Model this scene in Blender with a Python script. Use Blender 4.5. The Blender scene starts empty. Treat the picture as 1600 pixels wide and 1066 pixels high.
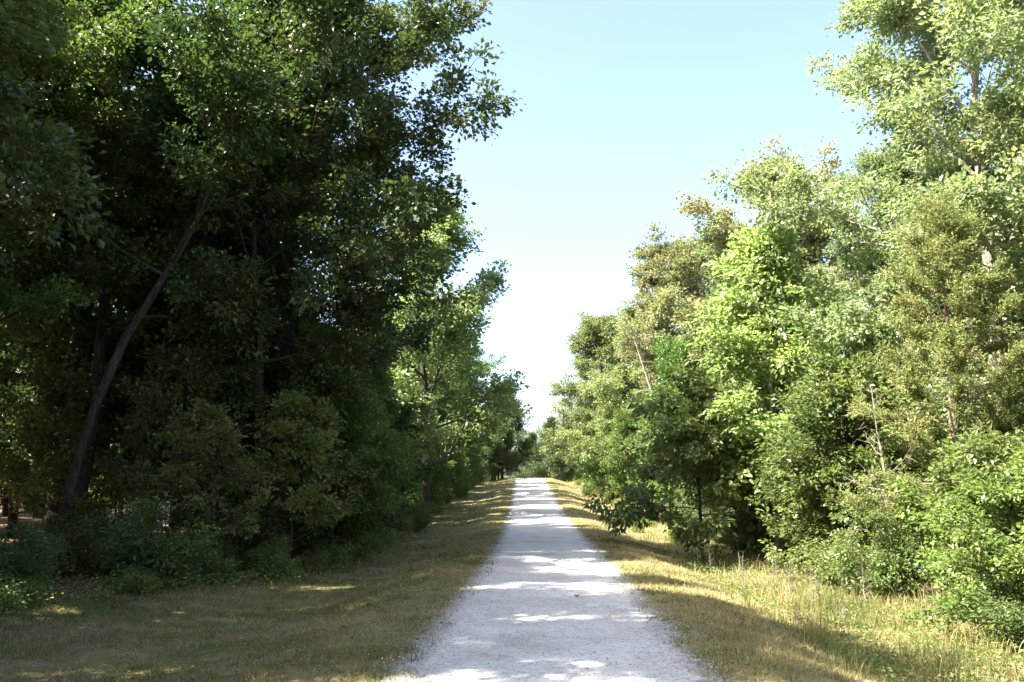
import bpy, math, random
import numpy as np
from mathutils import Vector, Matrix

R = math.radians
sc = bpy.context.scene
C = sc.collection

# ------------------------------------------------------------------ camera
cam_d = bpy.data.cameras.new('camera')
cam_d.sensor_width = 36.0
cam_d.lens = 31.5
cam_d.clip_start = 0.1
cam_d.clip_end = 6000
cam = bpy.data.objects.new('camera', cam_d)
C.objects.link(cam)
cam.location = (0.0, 0.0, 1.75)
cam.rotation_euler = (R(90 + 9.4), 0, R(2.4))
sc.camera = cam

# ------------------------------------------------------------------ sky and sun
SUN_EL, SUN_AZ = 49.0, 243.0          # azimuth clockwise from +Y (the way the lane runs)
world = bpy.data.worlds.new('World')
sc.world = world
world.use_nodes = True
wn, wl = world.node_tree.nodes, world.node_tree.links
wn.clear()
sky = wn.new('ShaderNodeTexSky')
sky.sky_type = 'NISHITA'
sky.sun_disc = False
sky.sun_elevation = R(SUN_EL)
sky.sun_rotation = R(SUN_AZ)
sky.altitude = 200
sky.air_density = 1.0
sky.dust_density = 4.5
sky.ozone_density = 1.0
bgn = wn.new('ShaderNodeBackground')
bgn.inputs['Strength'].default_value = 0.081
wout = wn.new('ShaderNodeOutputWorld')
wl.new(sky.outputs[0], bgn.inputs[0])
wl.new(bgn.outputs[0], wout.inputs[0])

sun_d = bpy.data.lights.new('sun', 'SUN')
sun_d.energy = 5.0
sun_d.angle = R(0.53)
sun_d.color = (1.0, 0.93, 0.82)
sun = bpy.data.objects.new('sun', sun_d)
C.objects.link(sun)
a, e = R(SUN_AZ), R(SUN_EL)
to_sun = Vector((math.sin(a) * math.cos(e), math.cos(a) * math.cos(e), math.sin(e)))
sun.rotation_euler = to_sun.to_track_quat('Z', 'Y').to_euler()

sc.view_settings.view_transform = 'Standard'
sc.view_settings.look = 'None'
sc.view_settings.gamma = 1.0
sc.view_settings.use_curve_mapping = False
sc.view_settings.exposure = 2.74
sc.render.engine = 'CYCLES'
cy = sc.cycles
cy.max_bounces = 6
cy.diffuse_bounces = 4
cy.glossy_bounces = 2
cy.transmission_bounces = 4
cy.transparent_max_bounces = 4
cy.caustics_reflective = False
cy.caustics_refractive = False
cy.sample_clamp_indirect = 6.0
cy.use_denoising = True
try:
    cy.denoiser = 'OPENIMAGEDENOISE'
    cy.denoising_input_passes = 'RGB_ALBEDO_NORMAL'
    cy.denoising_prefilter = 'NONE'
except Exception:
    pass

# ------------------------------------------------------------------ helpers
def tag(o, label=None, cat=None, group=None, kind=None):
    if label: o['label'] = label
    if cat: o['category'] = cat
    if group: o['group'] = group
    if kind: o['kind'] = kind
    return o

def mesh_np(name, V, F, mat, attrs=None, smooth=False):
    """V (n,3), F (m,k) with k 3 or 4; attrs {name: per-vertex float}"""
    me = bpy.data.meshes.new(name)
    V = np.asarray(V, np.float32); F = np.asarray(F, np.int32)
    n, m, k = len(V), len(F), F.shape[1]
    me.vertices.add(n); me.vertices.foreach_set('co', V.ravel())
    me.loops.add(m * k); me.loops.foreach_set('vertex_index', F.ravel())
    me.polygons.add(m)
    me.polygons.foreach_set('loop_start', np.arange(m, dtype=np.int32) * k)
    me.polygons.foreach_set('use_smooth', np.full(m, smooth, dtype=bool))
    for an, av in (attrs or {}).items():
        at = me.attributes.new(an, 'FLOAT', 'POINT')
        at.data.foreach_set('value', np.asarray(av, np.float32))
    me.materials.append(mat)
    me.update(calc_edges=True)
    me.validate()
    return me

def obj(name, data, parent=None):
    o = bpy.data.objects.new(name, data)
    C.objects.link(o)
    if parent: o.parent = parent
    return o

_lat = np.random.default_rng(77).random((256, 256))
def vnoise(x, y):
    x = np.asarray(x, float); y = np.asarray(y, float)
    xi = np.floor(x).astype(int); yi = np.floor(y).astype(int)
    fx = x - xi; fy = y - yi
    fx = fx * fx * (3 - 2 * fx); fy = fy * fy * (3 - 2 * fy)
    g = lambda i, j: _lat[i & 255, j & 255]
    return ((g(xi, yi) * (1 - fx) + g(xi + 1, yi) * fx) * (1 - fy)
            + (g(xi, yi + 1) * (1 - fx) + g(xi + 1, yi + 1) * fx) * fy)

def fbm(x, y, o=3):
    s, a_, t = 0, 1.0, 0
    for i in range(o):
        s = s + a_ * vnoise(x * 2 ** i + 17 * i, y * 2 ** i + 31 * i); t += a_; a_ *= 0.5
    return s / t

def sstep(a_, b_, x):
    t = np.clip((np.asarray(x, float) - a_) / (b_ - a_), 0, 1)
    return t * t * (3 - 2 * t)

def smooth_table(pts, sig):
    ys = np.arange(-300, 700, 0.5)
    v = np.interp(ys, [p[0] for p in pts], [p[1] for p in pts])
    kx = np.arange(-4 * sig, 4 * sig + .1, 0.5)
    k = np.exp(-0.5 * (kx / sig) ** 2); k /= k.sum()
    pad = len(k) // 2
    vv = np.convolve(np.pad(v, pad, mode='edge'), k, mode='valid')[:len(ys)]
    return ys, vv
_py, _pz = smooth_table([(-300, -1), (-10, 0), (24, 0), (44, .22), (60, .86), (80, 1.95), (100, 2.95), (109, 3.15), (118, 2.9), (150, 1.2), (220, -1.5), (700, -3)], 3.5)
_cy, _cx = smooth_table([(-300, 0), (24, 0), (47, -.67), (75, -1.45), (106, -2.45), (125, -4.2), (150, -10), (200, -30), (700, -300)], 6)
zprof = lambda y: np.interp(y, _py, _pz)
cent = lambda y: np.interp(y, _cy, _cx)

def zg(x, y):
    x = np.asarray(x, float); y = np.asarray(y, float)
    u = x - cent(y)
    au = np.abs(u)
    z = zprof(y)
    left = -0.34 * sstep(1.9, 4.6, au) + 0.22 * sstep(5.5, 9.5, au)
    right = -0.55 * sstep(2.0, 4.8, au) + 0.15 * sstep(6.5, 11, au)
    z = z + np.where(u < 0, left, right)
    m = sstep(1.15, 2.2, au)
    far = 1 - sstep(200, 400, np.hypot(x, y))
    z = z + far * (m * 0.13 * (fbm(x * .8, y * .8, 3) - .5) + sstep(1.1, 1.5, au) * 0.05 * (vnoise(x * 3.1, y * 3.1) - .45)
             + sstep(5, 9, au) * 0.35 * (fbm(x * .2 + 9, y * .2, 2) - .5))
    return z
zs = lambda x, y: float(zg(np.array([x]), np.array([y]))[0])

# ------------------------------------------------------------------ materials
def new_mat(name):
    m = bpy.data.materials.new(name); m.use_nodes = True
    nt = m.node_tree; nt.nodes.clear()
    out = nt.nodes.new('ShaderNodeOutputMaterial')
    return m, nt, out

class N:
    def __init__(self, nt): self.nt = nt
    def add(self, t, ins=None, **kw):
        n = self.nt.nodes.new(t)
        for k, v in kw.items(): setattr(n, k, v)
        for k, v in (ins or {}).items():
            if isinstance(v, bpy.types.NodeSocket): self.nt.links.new(v, n.inputs[k])
            else: n.inputs[k].default_value = v
        return n
    def ramp(self, fac, stops):
        n = self.nt.nodes.new('ShaderNodeValToRGB')
        el = n.color_ramp.elements
        while len(el) < len(stops): el.new(0.5)
        for q, (p, c) in zip(el, stops):
            q.position = p; q.color = (*c, 1) if len(c) == 3 else c
        self.nt.links.new(fac, n.inputs[0])
        return n.outputs[0]
    def mix(self, f, a_, b_, mode='MIX'):
        n = self.nt.nodes.new('ShaderNodeMix'); n.data_type = 'RGBA'; n.blend_type = mode
        for i, v in ((0, f), (6, a_), (7, b_)):
            if isinstance(v, bpy.types.NodeSocket): self.nt.links.new(v, n.inputs[i])
            else: n.inputs[i].default_value = v if i == 0 else (*v, 1)
        return n.outputs[2]
    def math(self, op, a_, b_=0.0, clamp=False):
        n = self.nt.nodes.new('ShaderNodeMath'); n.operation = op; n.use_clamp = clamp
        for i, v in ((0, a_), (1, b_)):
            if isinstance(v, bpy.types.NodeSocket): self.nt.links.new(v, n.inputs[i])
            else: n.inputs[i].default_value = v
        return n.outputs[0]

def leaf_mat(name, stops, trans, tfac=0.42, rough=0.42, spec=0.45, hue_var=0.028):
    """stops: leaf colours from the commonest to the rare ones over the per-leaf value"""
    m, nt, out = new_mat(name); g = N(nt)
    at = g.add('ShaderNodeAttribute', attribute_name='lv')
    col = g.ramp(at.outputs['Fac'], stops)
    oi = g.add('ShaderNodeObjectInfo')
    rnd = oi.outputs['Random']
    hs = g.add('ShaderNodeHueSaturation', {'Hue': g.math('ADD', g.math('MULTIPLY', rnd, hue_var), 0.5 - hue_var * .5),
               'Value': g.math('ADD', g.math('MULTIPLY', g.math('FRACT', g.math('MULTIPLY', rnd, 7.31)), 0.4), 0.8), 'Color': col})
    col = hs.outputs[0]
    p = g.add('ShaderNodeBsdfPrincipled', {'Base Color': col, 'Roughness': rough, 'Specular IOR Level': spec})
    t = g.add('ShaderNodeBsdfTranslucent', {'Color': g.mix(1.0, col, trans, 'MULTIPLY')})
    ms = g.add('ShaderNodeMixShader', {0: tfac})
    nt.links.new(p.outputs[0], ms.inputs[1]); nt.links.new(t.outputs[0], ms.inputs[2])
    nt.links.new(ms.outputs[0], out.inputs[0])
    return m

TR = (1.9, 1.85, 1.25)
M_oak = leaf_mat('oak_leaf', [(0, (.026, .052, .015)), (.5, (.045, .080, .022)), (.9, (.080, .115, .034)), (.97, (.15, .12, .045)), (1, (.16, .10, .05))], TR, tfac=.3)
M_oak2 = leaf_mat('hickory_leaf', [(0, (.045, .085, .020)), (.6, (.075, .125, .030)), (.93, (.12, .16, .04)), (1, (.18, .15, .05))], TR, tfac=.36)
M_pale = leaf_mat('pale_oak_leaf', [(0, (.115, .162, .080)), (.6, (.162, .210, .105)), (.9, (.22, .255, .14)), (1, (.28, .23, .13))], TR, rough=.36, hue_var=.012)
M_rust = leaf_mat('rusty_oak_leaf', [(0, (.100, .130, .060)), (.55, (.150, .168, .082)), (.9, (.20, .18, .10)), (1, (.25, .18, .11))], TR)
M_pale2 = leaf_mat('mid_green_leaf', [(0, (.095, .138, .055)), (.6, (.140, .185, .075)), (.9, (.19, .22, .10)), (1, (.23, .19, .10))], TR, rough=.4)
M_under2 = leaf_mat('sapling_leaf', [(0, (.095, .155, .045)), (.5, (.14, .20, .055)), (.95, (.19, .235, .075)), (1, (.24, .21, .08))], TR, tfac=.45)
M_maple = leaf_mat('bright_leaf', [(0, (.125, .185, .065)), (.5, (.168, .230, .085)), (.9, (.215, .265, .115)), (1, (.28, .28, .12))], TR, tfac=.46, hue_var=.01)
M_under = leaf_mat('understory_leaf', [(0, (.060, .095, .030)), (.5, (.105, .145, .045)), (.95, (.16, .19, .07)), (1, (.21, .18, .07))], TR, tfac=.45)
M_cedar = leaf_mat('cedar_spray', [(0, (.095, .135, .042)), (.5, (.155, .185, .058)), (.85, (.20, .21, .075)), (1, (.27, .20, .11))], TR, tfac=.25, rough=.6, spec=.25, hue_var=.0)
M_deadleaf = leaf_mat('dead_leaf', [(0, (.16, .09, .05)), (.5, (.26, .17, .10)), (1, (.40, .30, .20))], (1, 1, 1), tfac=.2, rough=.7, spec=.2)
M_grass = leaf_mat('verge_grass', [(0, (.075, .105, .026)), (.34, (.135, .150, .045)), (.5, (.235, .20, .088)), (.8, (.34, .27, .135)), (1, (.42, .34, .19))], (1.7, 1.6, 1.0), tfac=.35, rough=.55, spec=.3)
M_weed = leaf_mat('weed_leaf', [(0, (.060, .110, .025)), (.5, (.11, .165, .04)), (.8, (.19, .21, .07)), (1, (.30, .22, .10))], TR, tfac=.4)

def bark_mat(name, c0, c1, c2, scale=1.0):
    m, nt, out = new_mat(name); g = N(nt)
    tc = g.add('ShaderNodeTexCoord')
    mp = g.add('ShaderNodeMapping', {'Vector': tc.outputs['Object'], 'Scale': (9 * scale, 9 * scale, 1.6 * scale)})
    n1 = g.add('ShaderNodeTexNoise', {'Vector': mp.outputs[0], 'Scale': 2.2, 'Detail': 6, 'Roughness': .65})
    n2 = g.add('ShaderNodeTexNoise', {'Vector': tc.outputs['Object'], 'Scale': 1.1, 'Detail': 3})
    col = g.ramp(n1.outputs[0], [(.32, c0), (.52, c1), (.72, c2)])
    col = g.mix(g.math('MULTIPLY', g.ramp(n2.outputs[0], [(.5, (0, 0, 0)), (.68, (1, 1, 1))]), .35), col, (.075, .08, .065))
    b = g.add('ShaderNodeBump', {'Height': n1.outputs[0], 'Strength': .9, 'Distance': .04})
    p = g.add('ShaderNodeBsdfPrincipled', {'Base Color': col, 'Roughness': .9, 'Specular IOR Level': .15, 'Normal': b.outputs[0]})
    nt.links.new(p.outputs[0], out.inputs[0])
    return m
M_bark = bark_mat('oak_bark', (.018, .015, .012), (.046, .038, .031), (.11, .092, .076))
M_bark_pale = bark_mat('pale_bark', (.13, .11, .09), (.27, .235, .195), (.40, .36, .31))
M_bark_cedar = bark_mat('cedar_bark', (.11, .075, .055), (.25, .19, .15), (.40, .34, .29))
M_dry_twig = bark_mat('dry_twig', (.16, .13, .105), (.28, .24, .20), (.40, .36, .31), 2)

# ground
def ground_mat():
    m, nt, out = new_mat('verge_and_forest_floor'); g = N(nt)
    fl = g.add('ShaderNodeAttribute', attribute_name='floor').outputs['Fac']
    tc = g.add('ShaderNodeTexCoord'); P = tc.outputs['Object']
    uu = g.add('ShaderNodeAttribute', attribute_name='u').outputs['Fac']
    au = g.math('ABSOLUTE', uu)
    n1 = g.add('ShaderNodeTexNoise', {'Vector': P, 'Scale': .55, 'Detail': 5, 'Roughness': .6}).outputs[0]
    n2 = g.add('ShaderNodeTexNoise', {'Vector': P, 'Scale': 5.5, 'Detail': 6, 'Roughness': .7}).outputs[0]
    n3 = g.add('ShaderNodeTexNoise', {'Vector': P, 'Scale': 38, 'Detail': 4, 'Roughness': .7}).outputs[0]
    straw = g.ramp(n3, [(.34, (.09, .072, .040)), (.5, (.215, .175, .092)), (.66, (.36, .30, .17))])
    green = g.ramp(n3, [(.34, (.035, .050, .014)), (.52, (.095, .125, .034)), (.68, (.18, .19, .07))])
    f = g.ramp(g.math('ADD', g.math('MULTIPLY', n1, .65), g.math('MULTIPLY', n2, .35)), [(.44, (0, 0, 0)), (.58, (1, 1, 1))])
    verge = g.mix(f, straw, green)
    soil = g.ramp(n3, [(.3, (.10, .075, .055)), (.6, (.19, .15, .115)), (.8, (.30, .25, .20))])
    sf = g.ramp(g.math('ADD', g.math('MULTIPLY', n2, .7), g.math('MULTIPLY', n1, .3)), [(.58, (0, 0, 0)), (.68, (1, 1, 1))])
    verge = g.mix(sf, verge, soil)
    # gravel washed on to the shoulder
    vor = g.add('ShaderNodeTexVoronoi', {'Vector': P, 'Scale': 45})
    grit = g.mix(.55, vor.outputs['Color'], (.40, .385, .36))
    grit = g.add('ShaderNodeHueSaturation', {'Saturation': .10, 'Value': .78, 'Color': grit}).outputs[0]
    gf = g.math('MULTIPLY', g.math('SUBTRACT', 1.95, au, True), g.math('MULTIPLY', n2, 1.9), True)
    gf = g.ramp(g.math('ADD', gf, g.math('MULTIPLY', n3, .3)), [(.45, (0, 0, 0)), (.75, (1, 1, 1))])
    verge = g.mix(gf, verge, grit)
    lit = g.ramp(n3, [(.28, (.055, .038, .025)), (.5, (.125, .085, .055)), (.75, (.23, .165, .11))])
    ff = g.math('MULTIPLY', g.math('SUBTRACT', g.math('ADD', fl, g.math('MULTIPLY', n1, 2.4)), 1.2), 1.1, True)
    col = g.mix(ff, verge, lit)
    b = g.add('ShaderNodeBump', {'Height': n3, 'Strength': .8, 'Distance': .05})
    p = g.add('ShaderNodeBsdfPrincipled', {'Base Color': col, 'Roughness': .95, 'Specular IOR Level': .1, 'Normal': b.outputs[0]})
    nt.links.new(p.outputs[0], out.inputs[0])
    return m

def road_mat():
    m, nt, out = new_mat('limestone_gravel'); g = N(nt)
    tc = g.add('ShaderNodeTexCoord'); P = tc.outputs['Object']
    uu = g.add('ShaderNodeAttribute', attribute_name='u').outputs['Fac']
    au = g.math('ABSOLUTE', uu)
    v1 = g.add('ShaderNodeTexVoronoi', {'Vector': P, 'Scale': 34, 'Randomness': 1.0})
    v2 = g.add('ShaderNodeTexVoronoi', {'Vector': P, 'Scale': 85, 'Randomness': 1.0})
    n1 = g.add('ShaderNodeTexNoise', {'Vector': P, 'Scale': .8, 'Detail': 5, 'Roughness': .6}).outputs[0]
    n2 = g.add('ShaderNodeTexNoise', {'Vector': P, 'Scale': 9, 'Detail': 5, 'Roughness': .7}).outputs[0]
    s1 = g.add('ShaderNodeSeparateColor', {0: v1.outputs['Color']}).outputs[0]
    s2 = g.add('ShaderNodeSeparateColor', {0: v2.outputs['Color']}).outputs[1]
    st = g.ramp(s1, [(0, (.10, .097, .095)), (.13, (.34, .33, .32)), (.5, (.54, .525, .505)), (1, (.70, .685, .66))])
    st2 = g.ramp(s2, [(0, (.16, .155, .15)), (.18, (.42, .41, .39)), (1, (.68, .665, .64))])
    stones = g.mix(.5, st, st2)
    dust = g.ramp(n2, [(.3, (.46, .445, .425)), (.7, (.60, .585, .56))])
    # two wheel tracks pressed smooth, loose stone between and at the sides
    rut = g.math('SUBTRACT', 1.0, g.math('MULTIPLY', g.math('ABSOLUTE', g.math('SUBTRACT', au, .72)), 2.6), True)
    rf = g.math('MULTIPLY', g.math('MULTIPLY', rut, n1), 1.35, True)
    col = g.mix(g.math('ADD', g.math('MULTIPLY', rf, .8), .12), stones, dust)
    big = g.ramp(g.math('ADD', g.math('MULTIPLY', n1, .7), g.math('MULTIPLY', n2, .3)), [(.34, (.66, .65, .645)), (.5, (.86, .86, .865)), (.66, (1.0, 1.0, 1.0))])
    col = g.mix(1.0, col, big, 'MULTIPLY')
    edge = g.math('MULTIPLY', g.math('SUBTRACT', g.math('ADD', au, g.math('MULTIPLY', n2, .55)), 1.52), 3.0, True)
    col = g.mix(g.math('MULTIPLY', edge, .8), col, (.21, .175, .12))
    ht = g.math('SUBTRACT', 1.0, v1.outputs['Distance'])
    ht = g.math('ADD', ht, g.math('MULTIPLY', n2, .8))
    b = g.add('ShaderNodeBump', {'Height': ht, 'Strength': .55, 'Distance': .018})
    p = g.add('ShaderNodeBsdfPrincipled', {'Base Color': col, 'Roughness': .9, 'Specular IOR Level': .2, 'Normal': b.outputs[0]})
    nt.links.new(p.outputs[0], out.inputs[0])
    return m

def stone_mat():
    m, nt, out = new_mat('loose_limestone'); g = N(nt)
    at = g.add('ShaderNodeAttribute', attribute_name='lv').outputs['Fac']
    col = g.ramp(at, [(0, (.14, .135, .13)), (.15, (.30, .29, .28)), (.6, (.45, .435, .41)), (1, (.62, .60, .57))])
    p = g.add('ShaderNodeBsdfPrincipled', {'Base Color': col, 'Roughness': .9, 'Specular IOR Level': .2})
    nt.links.new(p.outputs[0], out.inputs[0])
    return m
M_ground, M_road, M_stone = ground_mat(), road_mat(), stone_mat()

# ------------------------------------------------------------------ ground and lane
us = np.concatenate([-np.geomspace(14, 1800, 34)[::-1], np.arange(-13.7, 13.71, .3), np.geomspace(14, 1800, 34)])
ysr = np.concatenate([-np.geomspace(14, 1200, 24)[::-1], np.arange(-13, 2, 1.0), np.arange(2, 36, .25), np.arange(36, 130, .6), np.geomspace(130, 2500, 60)])
def wood_edge(U, Y):
    """metres inside the wood"""
    return np.where(U < 0, np.interp(Y, [5, 14, 17, 20, 25, 40], [-11, -9.6, -8.2, -6.9, -5.8, -6.1]) - U, U - 6.8)
def grid_mesh(name, us_, ys_, mat, zfun):
    U, Y = np.meshgrid(us_, ys_)
    X = U + cent(np.clip(Y, -200, 260))
    Z = zfun(X, Y, U)
    V = np.stack([X, Y, Z], -1).reshape(-1, 3)
    w, h = len(us_), len(ys_)
    i = np.arange(h - 1)[:, None] * w + np.arange(w - 1)[None]
    F = np.stack([i, i + 1, i + 1 + w, i + w], -1).reshape(-1, 4)
    return mesh_np(name, V, F, mat, {'u': U.ravel(), 'floor': np.clip(wood_edge(U, Y), -9, 9).ravel()}, True)
ground = obj('ground', grid_mesh('ground', us, ysr, M_ground, lambda X, Y, U: zg(X, Y)))
tag(ground, 'grassy verges and leaf strewn forest floor either side of the lane', 'ground', kind='structure')
def redge(U, Y):
    return .62 * (fbm(Y * .45 + np.sign(U) * 40, Y * .0 + 3.3, 3) - .5)
yr = ysr[(ysr > -60) & (ysr < 250)]
ur = np.array([-1.75, -1.6, -1.45, -1.3, -1.15, -.9, -.45, 0, .45, .9, 1.15, 1.3, 1.45, 1.6, 1.75])
road = obj('gravel_road', grid_mesh('gravel_road', ur, yr, M_road,
           lambda X, Y, U: zprof(Y) + 0.02 - 0.052 * sstep(1.06, 1.71, np.abs(U) + redge(U, Y)) - .006 * np.exp(-((np.abs(U) - .72) / .25) ** 2)))
tag(road, 'pale limestone gravel lane running between the woods', 'road', kind='structure')

# ------------------------------------------------------------------ plants: geometry
def unit(v):
    return v / (np.linalg.norm(v, axis=-1, keepdims=True) + 1e-9)

class Bark:
    def __init__(self): self.V, self.F, self.n = [], [], 0
    def tube(self, P, r, k):
        P = np.asarray(P, float); r = np.asarray(r, float)
        T = unit(np.gradient(P, axis=0))
        ref = np.array([0, 0, 1.0]) if abs(T[0, 2]) < .8 else np.array([1.0, 0, 0])
        A = unit(np.cross(T, ref)); B = np.cross(T, A)
        th = np.arange(k) / k * 2 * np.pi
        ring = P[:, None] + r[:, None, None] * (np.cos(th)[None, :, None] * A[:, None] + np.sin(th)[None, :, None] * B[:, None])
        m = len(P)
        i = (np.arange(m - 1)[:, None] * k + np.arange(k)[None])
        j = (np.arange(m - 1)[:, None] * k + (np.arange(k)[None] + 1) % k)
        F = np.stack([i, j, j + k, i + k], -1).reshape(-1, 4) + self.n
        self.V.append(ring.reshape(-1, 3)); self.F.append(F); self.n += m * k
    def mesh(self, name, mat):
        return mesh_np(name, np.concatenate(self.V), np.concatenate(self.F), mat, None, True)

def curve(rng, p0, d, L, m, wob, up=0.0):
    """wandering polyline of m points from p0 along d; up bends it to the sky"""
    d = d / np.linalg.norm(d); P = [np.array(p0, float)]
    for i in range(m - 1):
        d = d + rng.normal(0, wob, 3) + np.array([0, 0, up])
        d /= np.linalg.norm(d)
        P.append(P[-1] + d * L / (m - 1))
    return np.array(P), d

def leaf_geo(rng, c, d, nrm, L, W, hexa=False, fold=.16):
    """leaves at c (n,3) pointing d with face normal nrm"""
    n = len(c)
    d = unit(d); s = unit(np.cross(d, nrm)); nn = np.cross(s, d)
    L = L[:, None]; W = W[:, None]
    droop = -nn * L * rng.uniform(.0, .22, (n, 1))
    if hexa:
        b = c; t = c + d * L + droop
        r1 = c + d * L * .25 + s * W * .46 + nn * W * fold; l1 = c + d * L * .25 - s * W * .46 + nn * W * fold
        r2 = c + d * L * .62 + s * W * .40 + nn * W * fold * .8 + droop * .4; l2 = c + d * L * .62 - s * W * .40 + nn * W * fold * .8 + droop * .4
        V = np.stack([b, r1, r2, t, l2, l1], 1).reshape(-1, 3)
        o = (np.arange(n) * 6)[:, None]
        F = np.concatenate([o + [0, 1, 3], o + [1, 2, 3], o + [0, 3, 5], o + [3, 4, 5]])
        k = 6
    else:
        b = c; t = c + d * L + droop
        q = rng.uniform(.45, .68, (n, 1))
        r1 = c + d * L * q + s * W * .5 + nn * W * fold; l1 = c + d * L * q - s * W * .5 + nn * W * fold
        V = np.stack([b, r1, t, l1], 1).reshape(-1, 3)
        o = (np.arange(n) * 4)[:, None]
        F = np.concatenate([o + [0, 1, 2], o + [0, 2, 3]])
        k = 4
    return V, F, k

def crown_mesh(name, rng, tw, per, size, mat, hexa=False, spread=.2, aspect=.55, droop=.15, flat=.55, upn=1.0):
    """tw: list of (p0, p1) twigs; per leaves on each, tufted towards the tip"""
    p0 = np.array([t[0] for t in tw]); p1 = np.array([t[1] for t in tw])
    nt_ = len(tw)
    cnt = np.maximum(2, (per * rng.uniform(.45, 1.5, nt_)).astype(int))
    idx = np.repeat(np.arange(nt_), cnt); n = len(idx)
    t = 1.08 - np.abs(rng.normal(0, .36, n)); t = np.clip(t, -.1, 1.08)[:, None]
    a_ = p0[idx]; b_ = p1[idx]
    dirt = unit(b_ - a_)
    off = np.clip(rng.normal(0, spread * .9, (n, 3)), -1.7 * spread, 1.7 * spread); off[:, 2] *= flat
    c = a_ + (b_ - a_) * t + off
    d = dirt * .7 + off / max(spread, .01) * .55 + rng.normal(0, .45, (n, 3)); d[:, 2] -= droop
    nr = rng.normal(0, .55, (n, 3)); nr[:, 2] += upn
    L = size * (.45 + .95 * rng.random(n) ** .8); W = L * aspect * rng.uniform(.8, 1.2, n)
    V, F, k = leaf_geo(rng, c, d, nr, L, W, hexa)
    tone = rng.random(nt_)[idx] * .55 + rng.random(n) * .45
    return mesh_np(name, V, F, mat, {'lv': np.repeat(tone, k)})

def make_tree(name, seed, H, r0, base=.3, rad=4.5, nlimb=13, nsec=6, ntw=5, per=110, size=.13, leaf=M_oak, bark=M_bark,
              shape=None, lean=(0, 0), bias=.0, hexa=False, spread=.2, aspect=.68, wob=.07, up=.06, elev=(15, 60), fork=0,
              droop=.15, upn=1.0, twl=(.45, .95), flat=.55, leafless_low=0.0):
    """two meshes (bark skeleton, leaf crown) of one tree; bias lengthens the limbs towards +x"""
    rng = np.random.default_rng(seed)
    bk = Bark(); tw = []
    m = 12
    tt = np.linspace(0, 1, m)
    P = np.zeros((m, 3)); P[:, 2] = -.25 + tt * (H * .93 + .25)
    w = np.cumsum(rng.normal(0, .10 * H / 16, (m, 2)), 0); w -= w[0]
    P[:, 0] = lean[0] * tt ** 1.6 + w[:, 0]; P[:, 1] = lean[1] * tt ** 1.6 + w[:, 1]
    rr = r0 * ((1 - tt) ** .85 * .93 + .05); rr[0] *= 1.38; rr[1] *= 1.03
    bk.tube(P, rr, 10)
    at = lambda t: np.array([np.interp(t, tt, P[:, i]) for i in range(3)])
    if shape is None:
        shape = lambda s: (max(0.0, math.sin(math.pi * (0.16 + 0.80 * s)))) ** .7
    limbs = []
    az = rng.uniform(0, 6.28)
    for i in range(nlimb):
        s = (i + rng.uniform(.0, .8)) / nlimb
        t = base + (1 - base) * s * .97
        az += 2.4 + rng.normal(0, .35)
        el = R(elev[0] + (elev[1] - elev[0]) * s + rng.normal(0, 8))
        L = rad * shape(s) * rng.uniform(.72, 1.15) * (1 + bias * math.cos(az))
        L = max(L, rad * .16)
        d = np.array([math.cos(az) * math.cos(el), math.sin(az) * math.cos(el), math.sin(el)])
        limbs.append((at(t), d, L, max(.018, np.interp(t, tt, rr) * rng.uniform(.38, .6)), s))
    # the leader
    limbs.append((at(.93), np.array([lean[0] * .03, lean[1] * .03, 1.0]), H * .08, rr[-2] * .8, 1.0))
    for (p, d, L, r, s) in limbs:
        Q, de = curve(rng, p, d, L, 7, wob * 1.6, up)
        qr = r * np.linspace(1, .22, 7)
        bk.tube(Q, qr, 6)
        ns = max(2, int(round(nsec * (L / rad) ** .8 + rng.uniform(-.5, 1))))
        for j in range(ns + 1):
            f = .28 + .70 * (j + rng.uniform(0, .9)) / ns if j < ns else 1.0
            f = min(f, 1.0)
            k = f * 6
            q = np.array([np.interp(k, np.arange(7), Q[:, x]) for x in range(3)])
            dd = unit(Q[min(6, int(k) + 1)] - Q[min(5, int(k))])
            if j < ns:
                side = unit(np.cross(dd, [0, 0, 1.0]) + 1e-6) * (1 if (j % 2) else -1)
                dd = unit(dd * .75 + side * rng.uniform(.5, 1.0) + np.array([0, 0, rng.normal(.1, .35)]))
            l2 = L * rng.uniform(.26, .46) * (1.15 - .5 * f) + .35
            S, _ = curve(rng, q, dd, l2, 5, wob * 2.2, up * .8)
            r2 = max(.008, np.interp(k, np.arange(7), qr) * .55)
            bk.tube(S, r2 * np.linspace(1, .3, 5), 4)
            if s < leafless_low: 
                if rng.random() < .75: continue
            for q2 in range(ntw):
                f2 = .2 + .8 * (q2 + rng.uniform(0, .9)) / ntw
                k2 = min(4.0, f2 * 4)
                b = np.array([np.interp(k2, np.arange(5), S[:, x]) for x in range(3)])
                dt = unit(S[min(4, int(k2) + 1)] - S[min(3, int(k2))])
                dt = unit(dt * .6 + rng.normal(0, .55, 3) + np.array([0, 0, .12]))
                l3 = rng.uniform(*twl)
                T_, _ = curve(rng, b, dt, l3, 3, .16, -.02)
                bk.tube(T_, np.array([.011, .008, .004]) * (.6 + .03 * H), 3)
                tw.append((b, T_[-1]))
    cm = crown_mesh(name + '_crown', rng, tw, per, size, leaf, hexa, spread, aspect, droop, flat, upn)
    bm_ = bk.mesh(name + '_trunk', bark)
    return (bm_, cm)

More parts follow.
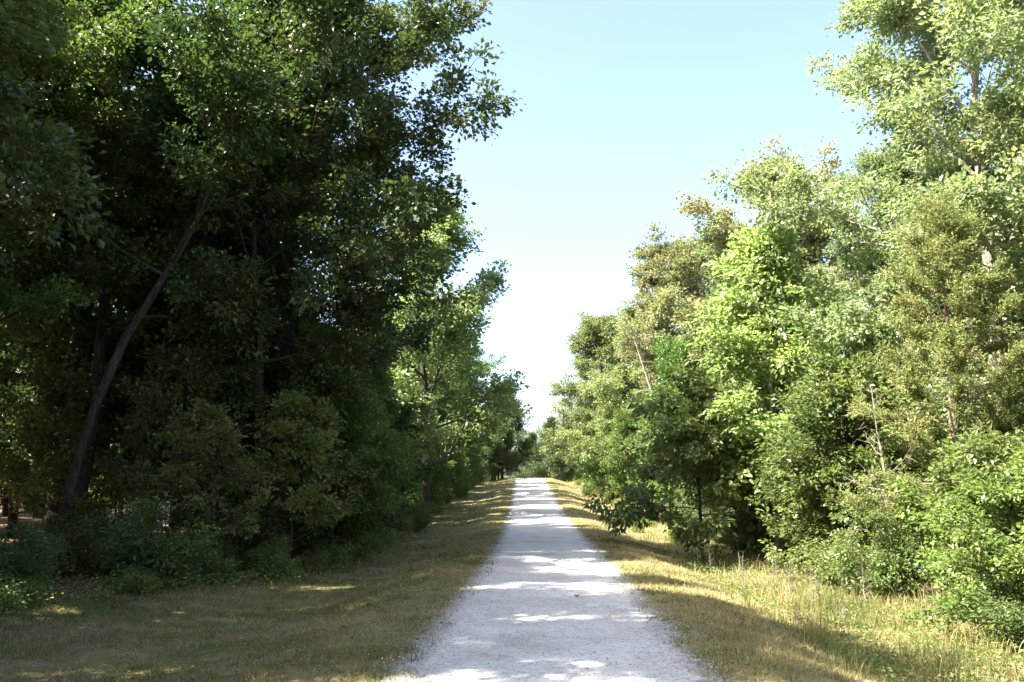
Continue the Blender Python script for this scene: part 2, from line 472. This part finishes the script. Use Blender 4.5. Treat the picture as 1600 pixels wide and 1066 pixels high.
def make_cedar(name, seed, H, r0, rad, nl=46, dens=34):
    rng = np.random.default_rng(seed)
    bk = Bark(); tw = []
    P, _ = curve(rng, (0, 0, -.2), np.array([-.05, 0, 1.0]), H + .1, 10, .025)
    tt = np.linspace(0, 1, 10)
    rr = r0 * ((1 - tt) * .95 + .05); rr[0] *= 1.3
    bk.tube(P, rr, 9)
    az = 0
    for i in range(nl):
        s = (i + .5) / nl
        t = .15 + .84 * s
        az += 2.4 + rng.normal(0, .4)
        el = R(-4 + 52 * s + rng.normal(0, 9))
        L = rad * (1 - s) ** .7 * rng.uniform(.6, 1.15) * (.55 + .45 * min(1, s * 5)) + .25
        p = np.array([np.interp(t, tt, P[:, x]) for x in range(3)])
        d = np.array([math.cos(az) * math.cos(el), math.sin(az) * math.cos(el), math.sin(el)])
        Q, _ = curve(rng, p, d, L, 6, .10, .05)
        bk.tube(Q, max(.012, r0 * .22 * (1 - s * .7)) * np.linspace(1, .2, 6), 5)
        bare = s < .22 and rng.random() < .6
        for j in range(int(6 + 9 * L)):
            f = rng.uniform(.25, 1.0) ** .8
            k = f * 5
            q = np.array([np.interp(k, np.arange(6), Q[:, x]) for x in range(3)])
            dd = unit(Q[min(5, int(k) + 1)] - Q[min(4, int(k))])
            dd = unit(dd * .8 + rng.normal(0, .6, 3) * np.array([1, 1, .5]) + np.array([0, 0, .05]))
            l3 = rng.uniform(.25, .6)
            T_, _ = curve(rng, q, dd, l3, 3, .12, .03)
            bk.tube(T_, [.007, .005, .003], 3)
            if not bare or rng.random() < .3: tw.append((q, T_[-1]))
    p0 = np.array([t[0] for t in tw]); p1 = np.array([t[1] for t in tw])
    n = len(tw) * dens
    idx = np.repeat(np.arange(len(tw)), dens)
    dr = unit(p1[idx] - p0[idx])
    c = p0[idx] + (p1[idx] - p0[idx]) * rng.uniform(.1, 1.08, (n, 1)) + rng.normal(0, .06, (n, 3)) * np.array([1, 1, .6])
    d = dr * .8 + rng.normal(0, .7, (n, 3))
    V, F, k = leaf_geo(rng, c, d, rng.normal(0, 1, (n, 3)), rng.uniform(.045, .11, n), rng.uniform(.020, .038, n))
    tone = rng.random(len(tw))[idx] * .6 + rng.random(n) * .4
    return bk.mesh(name + '_trunk', M_bark_cedar), mesh_np(name + '_crown', V, F, M_cedar, {'lv': np.repeat(tone, k)})

def make_shrub(name, seed, H, rad, nst=7, ntw=14, per=26, size=.11, leaf=M_under, hexa=False, spread=.13, low=.15, aspect=.55):
    """several stems from the ground, leafy from low*H to the top"""
    rng = np.random.default_rng(seed)
    bk = Bark(); tw = []
    for i in range(nst):
        az = i * 2.4 + rng.normal(0, .4)
        o = rng.uniform(0, .12 * rad)
        d = np.array([math.cos(az) * rng.uniform(.15, .75) * rad / H, math.sin(az) * rng.uniform(.15, .75) * rad / H, 1.0])
        L = H * rng.uniform(.65, 1.05)
        Q, _ = curve(rng, (math.cos(az) * o, math.sin(az) * o, -.12), d, L, 8, .10, .0)
        bk.tube(Q, (.006 + .008 * H / 2) * np.linspace(1, .25, 8), 5)
        for j in range(ntw):
            f = low + (1 - low) * (j + rng.uniform(0, 1)) / ntw
            k = min(7, f * 7)
            q = np.array([np.interp(k, np.arange(8), Q[:, x]) for x in range(3)])
            a2 = rng.uniform(0, 6.28)
            dd = np.array([math.cos(a2), math.sin(a2), rng.uniform(-.1, .5)])
            l = rad * rng.uniform(.25, .62) * (1.1 - .6 * f) + .12
            T_, _ = curve(rng, q, dd, l, 4, .12, -.04)
            bk.tube(T_, (.004 + .0015 * H) * np.linspace(1, .35, 4), 3)
            tw.append((T_[1], T_[3])); 
            if l > .5: tw.append((T_[0] * .4 + T_[1] * .6, T_[2] + rng.normal(0, .12, 3)))
    return bk.mesh(name + '_stem', M_bark), crown_mesh(name + '_foliage', rng, tw, per, size, leaf, hexa, spread, aspect)

def make_snag(name, seed, H, r0, rad, nl=16, lean=(0, 0), base=.25):
    """leafless small tree"""
    rng = np.random.default_rng(seed)
    bk = Bark()
    m = 10; tt = np.linspace(0, 1, m)
    P = np.zeros((m, 3)); P[:, 2] = -.2 + tt * (H + .2)
    P[:, 0] = lean[0] * tt + np.cumsum(rng.normal(0, .03 * H / 5, m)); P[:, 1] = lean[1] * tt
    bk.tube(P, r0 * (1 - .9 * tt), 8)
    for i in range(nl):
        t = base + (1 - base) * (i + rng.uniform(0, 1)) / nl
        az = i * 2.4 + rng.normal(0, .5)
        p = np.array([np.interp(t, tt, P[:, x]) for x in range(3)])
        L = rad * (1.15 - t) * rng.uniform(.5, 1.2)
        Q, _ = curve(rng, p, np.array([math.cos(az), math.sin(az), rng.uniform(-.1, .7)]), L, 7, .13, .03)
        bk.tube(Q, r0 * .34 * (1.1 - t) * np.linspace(1, .15, 7), 5)
        for j in range(6):
            k = rng.uniform(1.5, 6)
            q = np.array([np.interp(k, np.arange(7), Q[:, x]) for x in range(3)])
            S, _ = curve(rng, q, unit(Q[6] - Q[0]) + rng.normal(0, .6, 3), L * rng.uniform(.15, .4), 4, .15)
            bk.tube(S, .007 * np.linspace(1, .3, 4), 3)
    return bk.mesh(name + '_trunk', M_dry_twig), None

round_ = lambda s: (max(0.0, math.sin(math.pi * (0.16 + 0.80 * s)))) ** .7
low_ = lambda s: (1.0 - .72 * s ** 1.6)
ARCH = {
    'oak_a': make_tree('oak_a', 11, 16.5, .27, .26, 5.0, 20, 7, 5, 84, .145, M_oak, bias=.28, spread=.21),
    'bough': make_tree('bough', 45, 17.0, .20, .38, 5.3, 20, 7, 5, 86, .15, M_oak, bias=.30, spread=.22),
    'oak_b': make_tree('oak_b', 12, 15.0, .175, .24, 4.6, 18, 6, 5, 92, .145, M_oak, bias=.2, spread=.20),
    'oak_c': make_tree('oak_c', 13, 17.5, .25, .36, 4.4, 16, 6, 5, 92, .145, M_oak2, spread=.20),
    'lean': make_tree('lean', 14, 17.0, .16, .40, 4.8, 15, 6, 5, 86, .145, M_oak, lean=(5.6, .6), spread=.21),
    'edge': make_tree('edge', 15, 9.5, .13, .12, 3.0, 17, 6, 5, 44, .165, M_oak2, shape=low_, elev=(5, 60), spread=.19),
    'pale': make_tree('pale', 16, 17.5, .26, .20, 5.0, 24, 7, 5, 128, .13, M_pale, M_bark_pale, bias=.08, spread=.23),
    'mid': make_tree('mid', 17, 14.5, .20, .10, 4.6, 22, 7, 5, 74, .17, M_pale2, shape=low_, elev=(8, 62), bias=.1, spread=.24),
    'rust': make_tree('rust', 18, 16.5, .21, .24, 4.4, 18, 6, 5, 90, .15, M_rust, M_bark_pale, spread=.22),
    'open': make_tree('open', 19, 17.0, .20, .48, 4.0, 14, 6, 5, 74, .16, M_rust, M_bark_pale, elev=(35, 70), spread=.22),
    'dense_oak': make_tree('dense_oak', 31, 11.5, .17, .12, 4.0, 22, 6, 5, 60, .19, M_oak, shape=low_, elev=(8, 62), spread=.24),
    'maple': make_tree('maple', 20, 10.6, .095, .10, 3.6, 26, 6, 5, 50, .155, M_maple, M_bark_pale, shape=lambda s: (1 - .8 * s ** 1.3), elev=(12, 62), hexa=True, aspect=.72, spread=.2),
    'droopy': make_tree('droopy', 21, 5.4, .075, .24, 2.5, 15, 6, 5, 30, .16, M_under, shape=low_, elev=(8, 60), up=-.02, hexa=True, aspect=.62, spread=.15, droop=.5, twl=(.3, .7)),
    'under': make_tree('under', 22, 6.2, .06, .22, 2.2, 16, 5, 5, 32, .145, M_under, shape=low_, elev=(5, 60), spread=.16, twl=(.3, .7)),
    'sapling': make_tree('sapling', 23, 3.9, .032, .26, 1.55, 16, 5, 4, 26, .125, M_under, shape=low_, elev=(2, 58), hexa=True, aspect=.6, spread=.12, droop=.3, twl=(.25, .5), upn=1.6),
    'bright_sapling': make_tree('bright_sapling', 24, 3.0, .026, .34, 1.35, 14, 5, 4, 26, .115, M_under2, shape=low_, elev=(0, 55), hexa=True, aspect=.6, spread=.11, droop=.25, twl=(.25, .5), upn=1.8),
    'cedar': make_cedar('cedar', 25, 8.3, .15, 2.6, 64, 64),
    'shrub': make_shrub('shrub', 26, 2.0, 1.25, 8, 15, 26, .10),
    'bush': make_shrub('bush', 27, 1.1, .9, 9, 10, 24, .085, M_weed, low=.05),
    'dead': make_snag('dead', 28, 4.6, .07, 2.3, 18, (-.35, 0)),
    'leaning_dead': make_snag('leaning_dead', 29, 13.5, .14, 2.6, 14, (-4.2, 0), .55),
}

def plant(arch, name, x, y, label, cat, group=None, s=1.0, rz=0.0, sz=None, parts=('trunk', 'crown'), dz=0.0):
    bark, crown = ARCH[arch]
    e_ = obj(name, None)
    e_.location = (x, y, zs(x, y) + dz)
    e_.rotation_euler = (0, 0, rz)
    e_.scale = (s, s, sz or s)
    tag(e_, label, cat, group)
    obj(parts[0], bark, e_)
    if crown: obj(parts[1], crown, e_)
    return e_

# ---- trees one can point at: (archetype, name, x, y, label, turn, scale, how other labels call it)
FEAT = [
    ('lean', 'oak_tree', -11.6, 21.5, 'thick dark oak whose trunk leans over towards the lane', .25, 1.0, 'the leaning oak'),
    ('oak_a', 'oak_tree', -12.8, 12.4, 'dark crowned oak added to shade the lane next down from the leaning oak', -.2, .95, None),  # added oak, its crown closes a broad sun patch on the gravel
    ('oak_b', 'oak_tree', -10.4, 33.5, 'dark oak next up the lane from the long boughed one', .2, .9, None),
    ('oak_b', 'oak_tree', -16.6, 22.5, 'low crowned oak two rows behind the leaning oak', .8, 1.1, None),
    ('oak_a', 'oak_tree', -15.4, 27.5, 'broad oak filling the gap behind the leaning and sun flecked oaks', 1.8, 1.05, None),
    ('oak_b', 'oak_tree', -18.6, 18.2, 'oak standing three rows into the shaded wood level with leaning oak', 2.8, 1.1, None),
    ('dense_oak', 'oak_tree', -13.2, 31.5, 'short dense oak three rows behind the long boughed oak', .3, 1.05, None),
    ('oak_c', 'oak_tree', -12.6, 17.6, 'slender upright oak next to the foot of the leaning oak', 1.2, .72, None),
    ('oak_c', 'oak_tree', -13.9, 20.5, 'straight dark oak just behind the trunk of the leaning oak', 2.1, .95, None),
    ('oak_b', 'oak_tree', -8.2, 24.5, 'upright oak with sun flecks on its trunk inside the dark wood', 1.4, .95, 'the sun flecked oak'),
    ('bough', 'oak_tree', -7.8, 26.5, 'tall dark oak spreading long leafy boughs high over the grass verge', -.22, 1.06, 'the long boughed oak'),
    ('mid', 'oak_tree', -6.5, 46.5, 'sunlit rounded oak next beyond the dark wood with limb reaching over lane', 1.5, 1.18, 'the sunlit rounded oak'),
    ('oak_c', 'oak_tree', -7.2, 64.0, 'slender green tree beyond the sunlit rounded oak beside the lane', 2.4, .74, 'the slender green tree'),
    ('dense_oak', 'oak_tree', -5.9, 111.0, 'round dark oak beside the crest where the lane disappears', 1.0, .95, 'the crest oak'),
    ('pale', 'oak_tree', 12.4, 24.5, 'towering pale oak with forked grey boughs rising above the cedar', 2.9, 1.08, 'the towering pale oak'),
    ('pale', 'oak_tree', 13.4, 33.5, 'broad pale oak with low crown between the cedar and the bright maple', .9, .84, 'the broad pale oak'),
    ('rust', 'oak_tree', 10.8, 42.0, 'oak with rusty tinged top rising behind the bright maple', .4, 1.08, 'the rusty topped oak'),
    ('maple', 'maple_tree', 7.2, 29.5, 'bright yellow green maple with thin pale trunk', .9, 1.0, 'the bright maple'),
    ('cedar', 'cedar_tree', 8.7, 19.5, 'olive green feathery cedar with bare grey lower trunk', .5, 1.0, 'the cedar'),
    ('droopy', 'redbud_tree', 4.9, 29.5, 'small drooping tree with big leaves standing out from wood edge in shade', .3, 1.0, 'the drooping tree'),
    ('open', 'oak_tree', 7.2, 57.0, 'open crowned tall tree with thin brownish foliage against the sky', 1.2, 1.0, 'the open crowned tree'),
    ('mid', 'oak_tree', 11.6, 54.0, 'full crowned tree filling the skyline between the open crowned and rusty oaks', 3.0, 1.2, None),
    ('pale', 'oak_tree', 10.8, 62.0, 'pale oak showing over the top of the full crowned tree', 1.0, 1.05, None),
    ('leaning_dead', 'dead_tree', 8.6, 54.5, 'bare dead trunk tilting beside the open crowned tall tree', 0, .95, None),
    ('dead', 'dead_tree', 7.7, 20.6, 'bare grey small tree with spreading twigs below the cedar', 0, 1.0, None),
    ('mid', 'oak_tree', 6.8, 66.0, 'dense mid green tree on the lane side of the open crowned tree', 2.7, 1.0, 'the dense green tree'),
    ('mid', 'oak_tree', 4.6, 83.0, 'dense green tree overhanging the bright verge near the lane crest', 2.0, 1.12, 'the overhanging tree'),
    ('mid', 'oak_tree', 10.2, 50.0, 'leafy rounded tree just behind the drooping small tree', 3.5, .84, None),
    ('edge', 'young_tree', 6.9, 45.0, 'bushy young tree clothed to the ground beyond the drooping small tree', 1.1, .95, None),
]
for ar, nm, x, y, lb, rz, s_, _ in FEAT:
    plant(ar, nm, x, y, lb, 'tree', s=s_, rz=rz)
feat = [(f[2], f[3]) for f in FEAT]
LAND = [(f[2], f[3], f[7]) for f in FEAT if f[7]]

def where(x, y):
    """which landmark a plant stands by, and on which side of it"""
    a_, b_, nm = min((l for l in LAND if l[0] * x > 0 or abs(x) < 3), key=lambda l: (l[0] - x) ** 2 + (l[1] - y) ** 2, default=LAND[0])
    dx, dy = abs(x) - abs(a_), y - b_
    if abs(dx) > abs(dy): return ('deeper in the wood than ' if dx > 0 else 'on the lane side of ') + nm
    return ('further up the lane than ' if dy > 0 else 'further down the lane than ') + nm
def size_word(s_, smin, smax):
    t = (s_ - smin) / max(1e-6, smax - smin)
    return 'small' if t < .33 else ('middling' if t < .67 else 'large')

def ok(x, y, lst, dmin):
    return all((x - a_) ** 2 + (y - b_) ** 2 > dmin * dmin for a_, b_ in lst)
LINE = [(-11.4 * k, 21.5 * k) for k in (.5, .6, .66, .72, .78, .85, .92)]
tc = ('trunk', 'crown'); sf = ('stem', 'foliage')
def scatter(n, ufun, yr_, archs, name, kind, cat, group, smin, smax, dmin, sd, parts=tc, avoid=None, turn=None):
    q = random.Random(sd); pts = list(feat if avoid is None else avoid); k = 0
    for _ in range(6000):
        if k >= n: break
        y = q.uniform(*yr_); x = ufun(q, y) + float(cent(y))
        if not ok(x, y, pts, dmin): continue
        pts.append((x, y)); k += 1
        s_ = q.uniform(smin, smax)
        rz = q.uniform(0, 6.28) if turn is None else turn + q.uniform(-.6, .6)
        plant(q.choice(archs), name, x, y, size_word(s_, smin, smax) + ' ' + kind + ' ' + where(x, y), cat, group, s=s_, rz=rz, sz=s_ * q.uniform(.9, 1.1), parts=parts)
ledge = lambda y: float(np.interp(y, [5, 14, 17, 20, 25, 40], [-11, -9.6, -8.2, -6.9, -5.8, -6.1]))
in_l = lambda a_, b_: (lambda q, y: ledge(y) - q.uniform(a_, b_))
uni = lambda a_, b_: (lambda q, y: q.uniform(a_, b_))
# shaded wood
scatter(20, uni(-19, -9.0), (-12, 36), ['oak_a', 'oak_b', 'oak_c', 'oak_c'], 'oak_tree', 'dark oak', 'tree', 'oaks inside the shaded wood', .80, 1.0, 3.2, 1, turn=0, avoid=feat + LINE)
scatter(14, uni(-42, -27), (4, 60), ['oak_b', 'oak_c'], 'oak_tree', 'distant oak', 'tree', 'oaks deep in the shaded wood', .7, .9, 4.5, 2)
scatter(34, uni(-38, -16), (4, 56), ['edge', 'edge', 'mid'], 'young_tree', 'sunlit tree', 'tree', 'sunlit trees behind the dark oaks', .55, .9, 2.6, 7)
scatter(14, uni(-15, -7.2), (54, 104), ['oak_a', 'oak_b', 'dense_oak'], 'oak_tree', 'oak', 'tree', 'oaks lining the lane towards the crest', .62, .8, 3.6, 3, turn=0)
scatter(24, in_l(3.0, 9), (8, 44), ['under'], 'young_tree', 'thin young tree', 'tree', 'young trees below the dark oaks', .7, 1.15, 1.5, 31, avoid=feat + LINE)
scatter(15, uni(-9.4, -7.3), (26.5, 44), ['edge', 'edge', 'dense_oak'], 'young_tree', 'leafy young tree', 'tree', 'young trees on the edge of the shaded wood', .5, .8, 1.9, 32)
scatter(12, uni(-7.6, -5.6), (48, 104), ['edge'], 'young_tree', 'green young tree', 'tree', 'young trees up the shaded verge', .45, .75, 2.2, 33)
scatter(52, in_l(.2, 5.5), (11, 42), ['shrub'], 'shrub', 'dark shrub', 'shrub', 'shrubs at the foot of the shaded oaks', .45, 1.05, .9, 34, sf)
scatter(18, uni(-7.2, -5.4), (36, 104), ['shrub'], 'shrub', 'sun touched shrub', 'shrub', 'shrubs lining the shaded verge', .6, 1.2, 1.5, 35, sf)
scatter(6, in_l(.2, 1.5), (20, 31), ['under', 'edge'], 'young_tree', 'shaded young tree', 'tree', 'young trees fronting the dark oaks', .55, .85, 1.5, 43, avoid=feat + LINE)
# bright wood
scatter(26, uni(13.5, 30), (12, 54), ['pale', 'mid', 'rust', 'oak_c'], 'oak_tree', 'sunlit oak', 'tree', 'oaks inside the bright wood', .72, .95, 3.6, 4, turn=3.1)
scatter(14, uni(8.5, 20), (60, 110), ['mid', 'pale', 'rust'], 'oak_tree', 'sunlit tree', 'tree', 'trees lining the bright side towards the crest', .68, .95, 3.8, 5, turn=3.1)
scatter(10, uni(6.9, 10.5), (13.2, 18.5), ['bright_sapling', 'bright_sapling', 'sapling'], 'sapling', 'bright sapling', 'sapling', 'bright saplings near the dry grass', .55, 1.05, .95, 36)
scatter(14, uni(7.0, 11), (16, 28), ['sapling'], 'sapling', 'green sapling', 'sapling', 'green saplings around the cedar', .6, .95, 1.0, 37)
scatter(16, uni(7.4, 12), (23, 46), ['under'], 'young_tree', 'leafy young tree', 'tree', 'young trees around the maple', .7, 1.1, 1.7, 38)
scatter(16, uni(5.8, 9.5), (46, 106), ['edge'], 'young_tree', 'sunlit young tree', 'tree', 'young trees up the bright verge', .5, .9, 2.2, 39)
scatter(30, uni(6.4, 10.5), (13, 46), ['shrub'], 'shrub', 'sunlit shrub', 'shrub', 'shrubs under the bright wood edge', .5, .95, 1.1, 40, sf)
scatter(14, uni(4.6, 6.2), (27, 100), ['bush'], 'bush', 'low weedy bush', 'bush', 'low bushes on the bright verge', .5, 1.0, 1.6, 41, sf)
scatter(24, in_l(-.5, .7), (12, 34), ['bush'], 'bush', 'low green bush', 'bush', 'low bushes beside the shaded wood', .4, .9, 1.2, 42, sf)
# beyond the crest
scatter(30, uni(-22, 40), (124, 190), ['edge', 'mid', 'dense_oak'], 'oak_tree', 'hill tree', 'tree', 'trees over the hill crest', .6, .85, 4.2, 6)
scatter(7, uni(-9, -3.2), (100, 118), ['dense_oak'], 'oak_tree', 'dark oak', 'tree', 'dark oaks about the crest', .6, .85, 2.6, 8)
for x, y, s_ in ((-1.4, 162, .62), (-3.8, 158, .5), (1.2, 170, .66), (4.5, 168, .8)):
    plant('mid', 'oak_tree', x, y, 'faint tree in the gap beyond the lane crest', 'tree', 'distant trees beyond the crest', s=s_, rz=x)

# ------------------------------------------------------------------ grass, weeds, litter, stones
def blades(name, rng, x, y, h, w, tone, lean=.35, seg=1):
    n = len(x)
    z = zg(x, y)
    az = rng.uniform(0, 6.28, n)
    s = np.stack([np.cos(az), np.sin(az), np.zeros(n)], -1)
    l = rng.normal(0, lean, (n, 2)) * h[:, None]
    b = np.stack([x, y, z - .01], -1)
    hv = np.stack([np.zeros(n), np.zeros(n), h], -1)
    ln = np.concatenate([l, -np.abs(l).sum(1, keepdims=True) * .25], 1)
    if seg == 1:
        V = np.stack([b - s * w[:, None] * .5, b + s * w[:, None] * .5, b + hv + ln], 1)
        o = (np.arange(n) * 3)[:, None]; F = o + [0, 1, 2]; k = 3
    else:
        m1 = b + hv * .5 + ln * .25; m2 = b + hv * .82 + ln * .62
        V = np.stack([b - s * w[:, None] * .5, b + s * w[:, None] * .5, m1 + s * w[:, None] * .42, m1 - s * w[:, None] * .42,
                      m2 + s * w[:, None] * .28, m2 - s * w[:, None] * .28, b + hv + ln * 1.1], 1)
        o = (np.arange(n) * 7)[:, None]
        F = np.concatenate([o + [0, 1, 2], o + [0, 2, 3], o + [3, 2, 4], o + [3, 4, 5], o + [5, 4, 6]]); k = 7
    return mesh_np(name, V.reshape(-1, 3), F, M_grass, {'lv': np.repeat(np.clip(tone, 0, 1), k)})

def verge(name, sd, side, label):
    rng = np.random.default_rng(sd)
    X, Y, Hh, Wd, T = [], [], [], [], []
    for y0, y1, dens, hs, ws in ((5.5, 12, 1250, 1.25, .009), (12, 19, 800, 1.35, .012), (19, 32, 300, 1.4, .018), (32, 60, 90, 1.5, .03), (60, 112, 30, 1.8, .055)):
        wd = 11.8 if side < 0 and y0 < 25 else 7.4
        n = int((y1 - y0) * wd * dens * (.8 if side < 0 else 1))
        y = rng.uniform(y0, y1, n); u = (1.2 + wd * rng.random(n)) * side
        x = u + cent(y); au = np.abs(u)
        g1 = fbm(x * .6 + 40, y * .6, 3); g2 = fbm(x * 2.3, y * 2.3 + 60, 3)
        keep = rng.random(n) < sstep(1.3, 2.1, au + (g2 - .5) * 1.2) * (1 - .92 * sstep(-.6, 1.2, wood_edge(u, y))) * sstep(.30, .46, g2 + .05)
        hh = (.028 + .075 * g2 * rng.random(n) + .06 * sstep(-2.2, 0, wood_edge(u, y)) * rng.random(n)) * hs
        tn = .62 - 1.5 * (g1 - .48) - .35 * (g2 - .5) + rng.normal(0, .27, n) - .16 * sstep(2.5, 5, au) * (side < 0) + .20 * (1 - sstep(2.8, 4.2, au)) * (side > 0)
        X.append(x[keep]); Y.append(y[keep]); Hh.append(hh[keep]); Wd.append((ws * rng.uniform(.6, 1.4, n))[keep]); T.append(tn[keep])
    nt_ = 1500 if side < 0 else 900
    ty = 6 + 26 * rng.random(nt_) ** 1.4; tu = (1.5 + (9.5 if side < 0 else 4.5) * rng.random(nt_)) * side
    kk = (wood_edge(tu, ty) < .8) & (fbm(tu * .5 + 11, ty * .5, 2) > .42)
    ty, tu = ty[kk], tu[kk]; nt_ = len(ty); nb = 34
    ii = np.repeat(np.arange(nt_), nb); rr_ = rng.uniform(.05, .22, nt_)[ii]
    y = ty[ii] + rng.normal(0, 1, len(ii)) * rr_; u = tu[ii] + rng.normal(0, 1, len(ii)) * rr_
    X.append(u + cent(y)); Y.append(y); Hh.append(rng.uniform(.05, .15, len(ii)) * rng.uniform(.6, 1.3, nt_)[ii])
    Wd.append(rng.uniform(.006, .012, len(ii)) * (.7 + y / 22)); T.append((rng.random(nt_) * 1.0)[ii] + rng.normal(0, .12, len(ii)))
    cat_ = lambda L: np.concatenate(L)
    o = obj(name, blades(name, rng, cat_(X), cat_(Y), cat_(Hh), cat_(Wd), cat_(T), .55))
    tag(o, label, 'grass', kind='stuff')
verge('mown_grass', 51, -1, 'short dry mown grass on the shaded verge')
verge('mown_grass', 52, 1, 'short straw coloured grass on the bright verge')

rng = np.random.default_rng(53)
def tall(name, n, ur_, yr_, hr, label, bias, sd):
    rng = np.random.default_rng(sd)
    y = rng.uniform(*yr_, n); u = rng.uniform(*ur_, n); x = u + cent(y)
    g_ = fbm(x * 1.3 + 5, y * 1.3, 3)
    k = rng.random(n) < sstep(.44, .62, g_) * sstep(ur_[0], ur_[0] + 1.6, u)
    x, y, g_ = x[k], y[k], g_[k]; m = len(x)
    h = (hr[0] + (hr[1] - hr[0]) * rng.random(m) ** 1.8) * (.35 + 1.2 * g_)
    bias = bias - 1.5 * (fbm(x * .9 + 80, y * .9, 2) - .5)
    me = blades(name, rng, x, y, h, rng.uniform(.005, .011, m) * (1 + y / 40), bias + rng.normal(0, .2, m), .32, 2)
    tag(obj(name, me), label, 'grass', kind='stuff')
tall('tall_grass', 30000, (3.0, 7.8), (7.5, 22), (.06, .42), 'tall dry grass and seed stalks in the sunny ditch', .45, 54)
for k in range(26):
    q = random.Random(900 + k)
    y = q.uniform(8.5, 24); x = q.uniform(3.9, 6.6)
    plant('dead', 'weed_stalk', x, y, size_word(k % 3, 0, 2) + ' dry brown weed stalk standing in the ditch grass', 'weed', 'dry weed stalks in the ditch', s=(.10, .15, .2)[k % 3], rz=q.uniform(0, 6))
tall('tall_grass', 9000, (3.6, 6.6), (22, 100), (.2, .6), 'long yellow grass up the bright verge', .55, 55)

def ground_leaves(name, n, xs, ys, size, mat, label, cat, sd, hmax=.02, upn=1.5):
    rng = np.random.default_rng(sd)
    y = ys(rng, n)
    x = xs(rng, n) if xs else np.interp(y, [5, 14, 17, 20, 25, 40], [-11, -9.6, -8.2, -6.9, -5.8, -6.1]) + (rng.normal(0, .7, n) if mat is M_weed else .4 - 4.5 * rng.random(n))
    x = x + cent(y)
    c = np.stack([x, y, zg(x, y) + rng.uniform(.008, hmax, n)], -1)
    d = rng.normal(0, 1, (n, 3)); d[:, 2] *= .25
    nr = rng.normal(0, .4, (n, 3)); nr[:, 2] += upn
    V, F, k = leaf_geo(rng, c, d, nr, rng.uniform(.6, 1.3, n) * size, rng.uniform(.6, 1.3, n) * size * .6, True, .3)
    tag(obj(name, mesh_np(name, V, F, mat, {'lv': np.repeat(rng.random(n), k)})), label, cat, kind='stuff')
ground_leaves('leaf_litter', 9000, None, lambda r, n: r.uniform(10, 40, n), .075, M_deadleaf, 'brown fallen leaves at the edge of the shaded wood', 'leaves', 61)
ground_leaves('leaf_litter', 1600, lambda r, n: np.where(r.random(n) < .5, -1, 1) * r.uniform(1.3, 4.5, n), lambda r, n: r.uniform(6, 30, n), .06, M_deadleaf, 'scattered small dead leaves on the lane shoulders', 'leaves', 62)
ground_leaves('weeds', 3000, lambda r, n: np.where(r.random(n) < .6, -1, 1) * r.uniform(1.7, 5.5, n), lambda r, n: 6 + 20 * r.random(n) ** 1.4, .045, M_weed, 'small flat weeds in the mown grass', 'weeds', 65, .05, 1.6)
ground_leaves('weeds', 15000, lambda r, n: r.uniform(3.6, 8.0, n) , lambda r, n: 8 + 22 * r.random(n) ** 1.3, .055, M_weed, 'low broad leaved weeds in the sunny ditch', 'weeds', 63, .22, 1.0)
ground_leaves('weeds', 12000, None, lambda r, n: r.uniform(10, 36, n), .065, M_weed, 'low green weeds where grass meets the shaded wood', 'weeds', 64, .32, 1.0)

def stones(name, n, sd, label):
    rng = np.random.default_rng(sd)
    y = 5.5 + 26 * rng.random(n) ** 1.5
    u = np.where(rng.random(n) < .45, rng.uniform(-1.6, 1.6, n), np.where(rng.random(n) < .5, -1, 1) * np.clip(rng.normal(1.42, .17, n), .9, 2.1))
    x = u + cent(y)
    zz = np.maximum(zg(x, y), zprof(y) + 0.02 - 0.052 * sstep(1.06, 1.71, np.abs(u) + redge(u, y)))
    r = rng.uniform(.004, .011, n) * np.where(rng.random(n) < .06, 1.8, 1)
    base = np.array([[1, 0, 0], [0, 1, 0], [-1, 0, 0], [0, -1, 0], [0, 0, .75], [0, 0, -.5]], float)
    B = base[None] * r[:, None, None] * rng.uniform(.6, 1.35, (n, 6, 1))
    az = rng.uniform(0, 6.28, n); ca, sa = np.cos(az)[:, None], np.sin(az)[:, None]
    V = np.stack([B[..., 0] * ca - B[..., 1] * sa, B[..., 0] * sa + B[..., 1] * ca, B[..., 2]], -1) + np.stack([x, y, zz + r * .25], -1)[:, None]
    o = (np.arange(n) * 6)[:, None]
    F = np.concatenate([o + [0, 1, 4], o + [1, 2, 4], o + [2, 3, 4], o + [3, 0, 4], o + [1, 0, 5], o + [2, 1, 5], o + [3, 2, 5], o + [0, 3, 5]])
    tag(obj(name, mesh_np(name, V.reshape(-1, 3), F, M_stone, {'lv': np.repeat(rng.random(n), 6)})), label, 'gravel', kind='stuff')
stones('loose_gravel', 17000, 71, 'loose pale stones scattered over the lane and its edges')

# ---- two dark curled leaves lying on the lane
def curled_leaf(x, y, L, rz, label):
    n = 7; tt = np.linspace(0, 1, n)
    w = np.sin(np.pi * np.clip(tt * .93 + .05, 0, 1)) * .34 * L
    V = []
    for i, t in enumerate(tt):
        zc = .012 + .28 * L * (t - .45) ** 2 * 2
        for s_ in (-1, -.5, 0, .5, 1):
            V.append(((t - .5) * L, s_ * w[i], zc + abs(s_) ** 1.6 * w[i] * .75))
    F = [[i * 5 + j, i * 5 + j + 1, (i + 1) * 5 + j + 1, (i + 1) * 5 + j] for i in range(n - 1) for j in range(4)]
    me = mesh_np('fallen_leaf', np.array(V), np.array(F), M_deadleaf, {'lv': np.full(len(V), .05)}, True)
    o = obj('fallen_leaf', me); o.location = (x, y, float(zprof(y)) + .02); o.rotation_euler = (0, 0, rz)
    tag(o, label, 'leaf')
curled_leaf(-1.08, 8.3, .13, .3, 'dark curled dead leaf lying by the gravel edge next to mown grass')
curled_leaf(.42, 15.0, .14, 1.4, 'dark curled dead leaf lying in the middle of the lane')
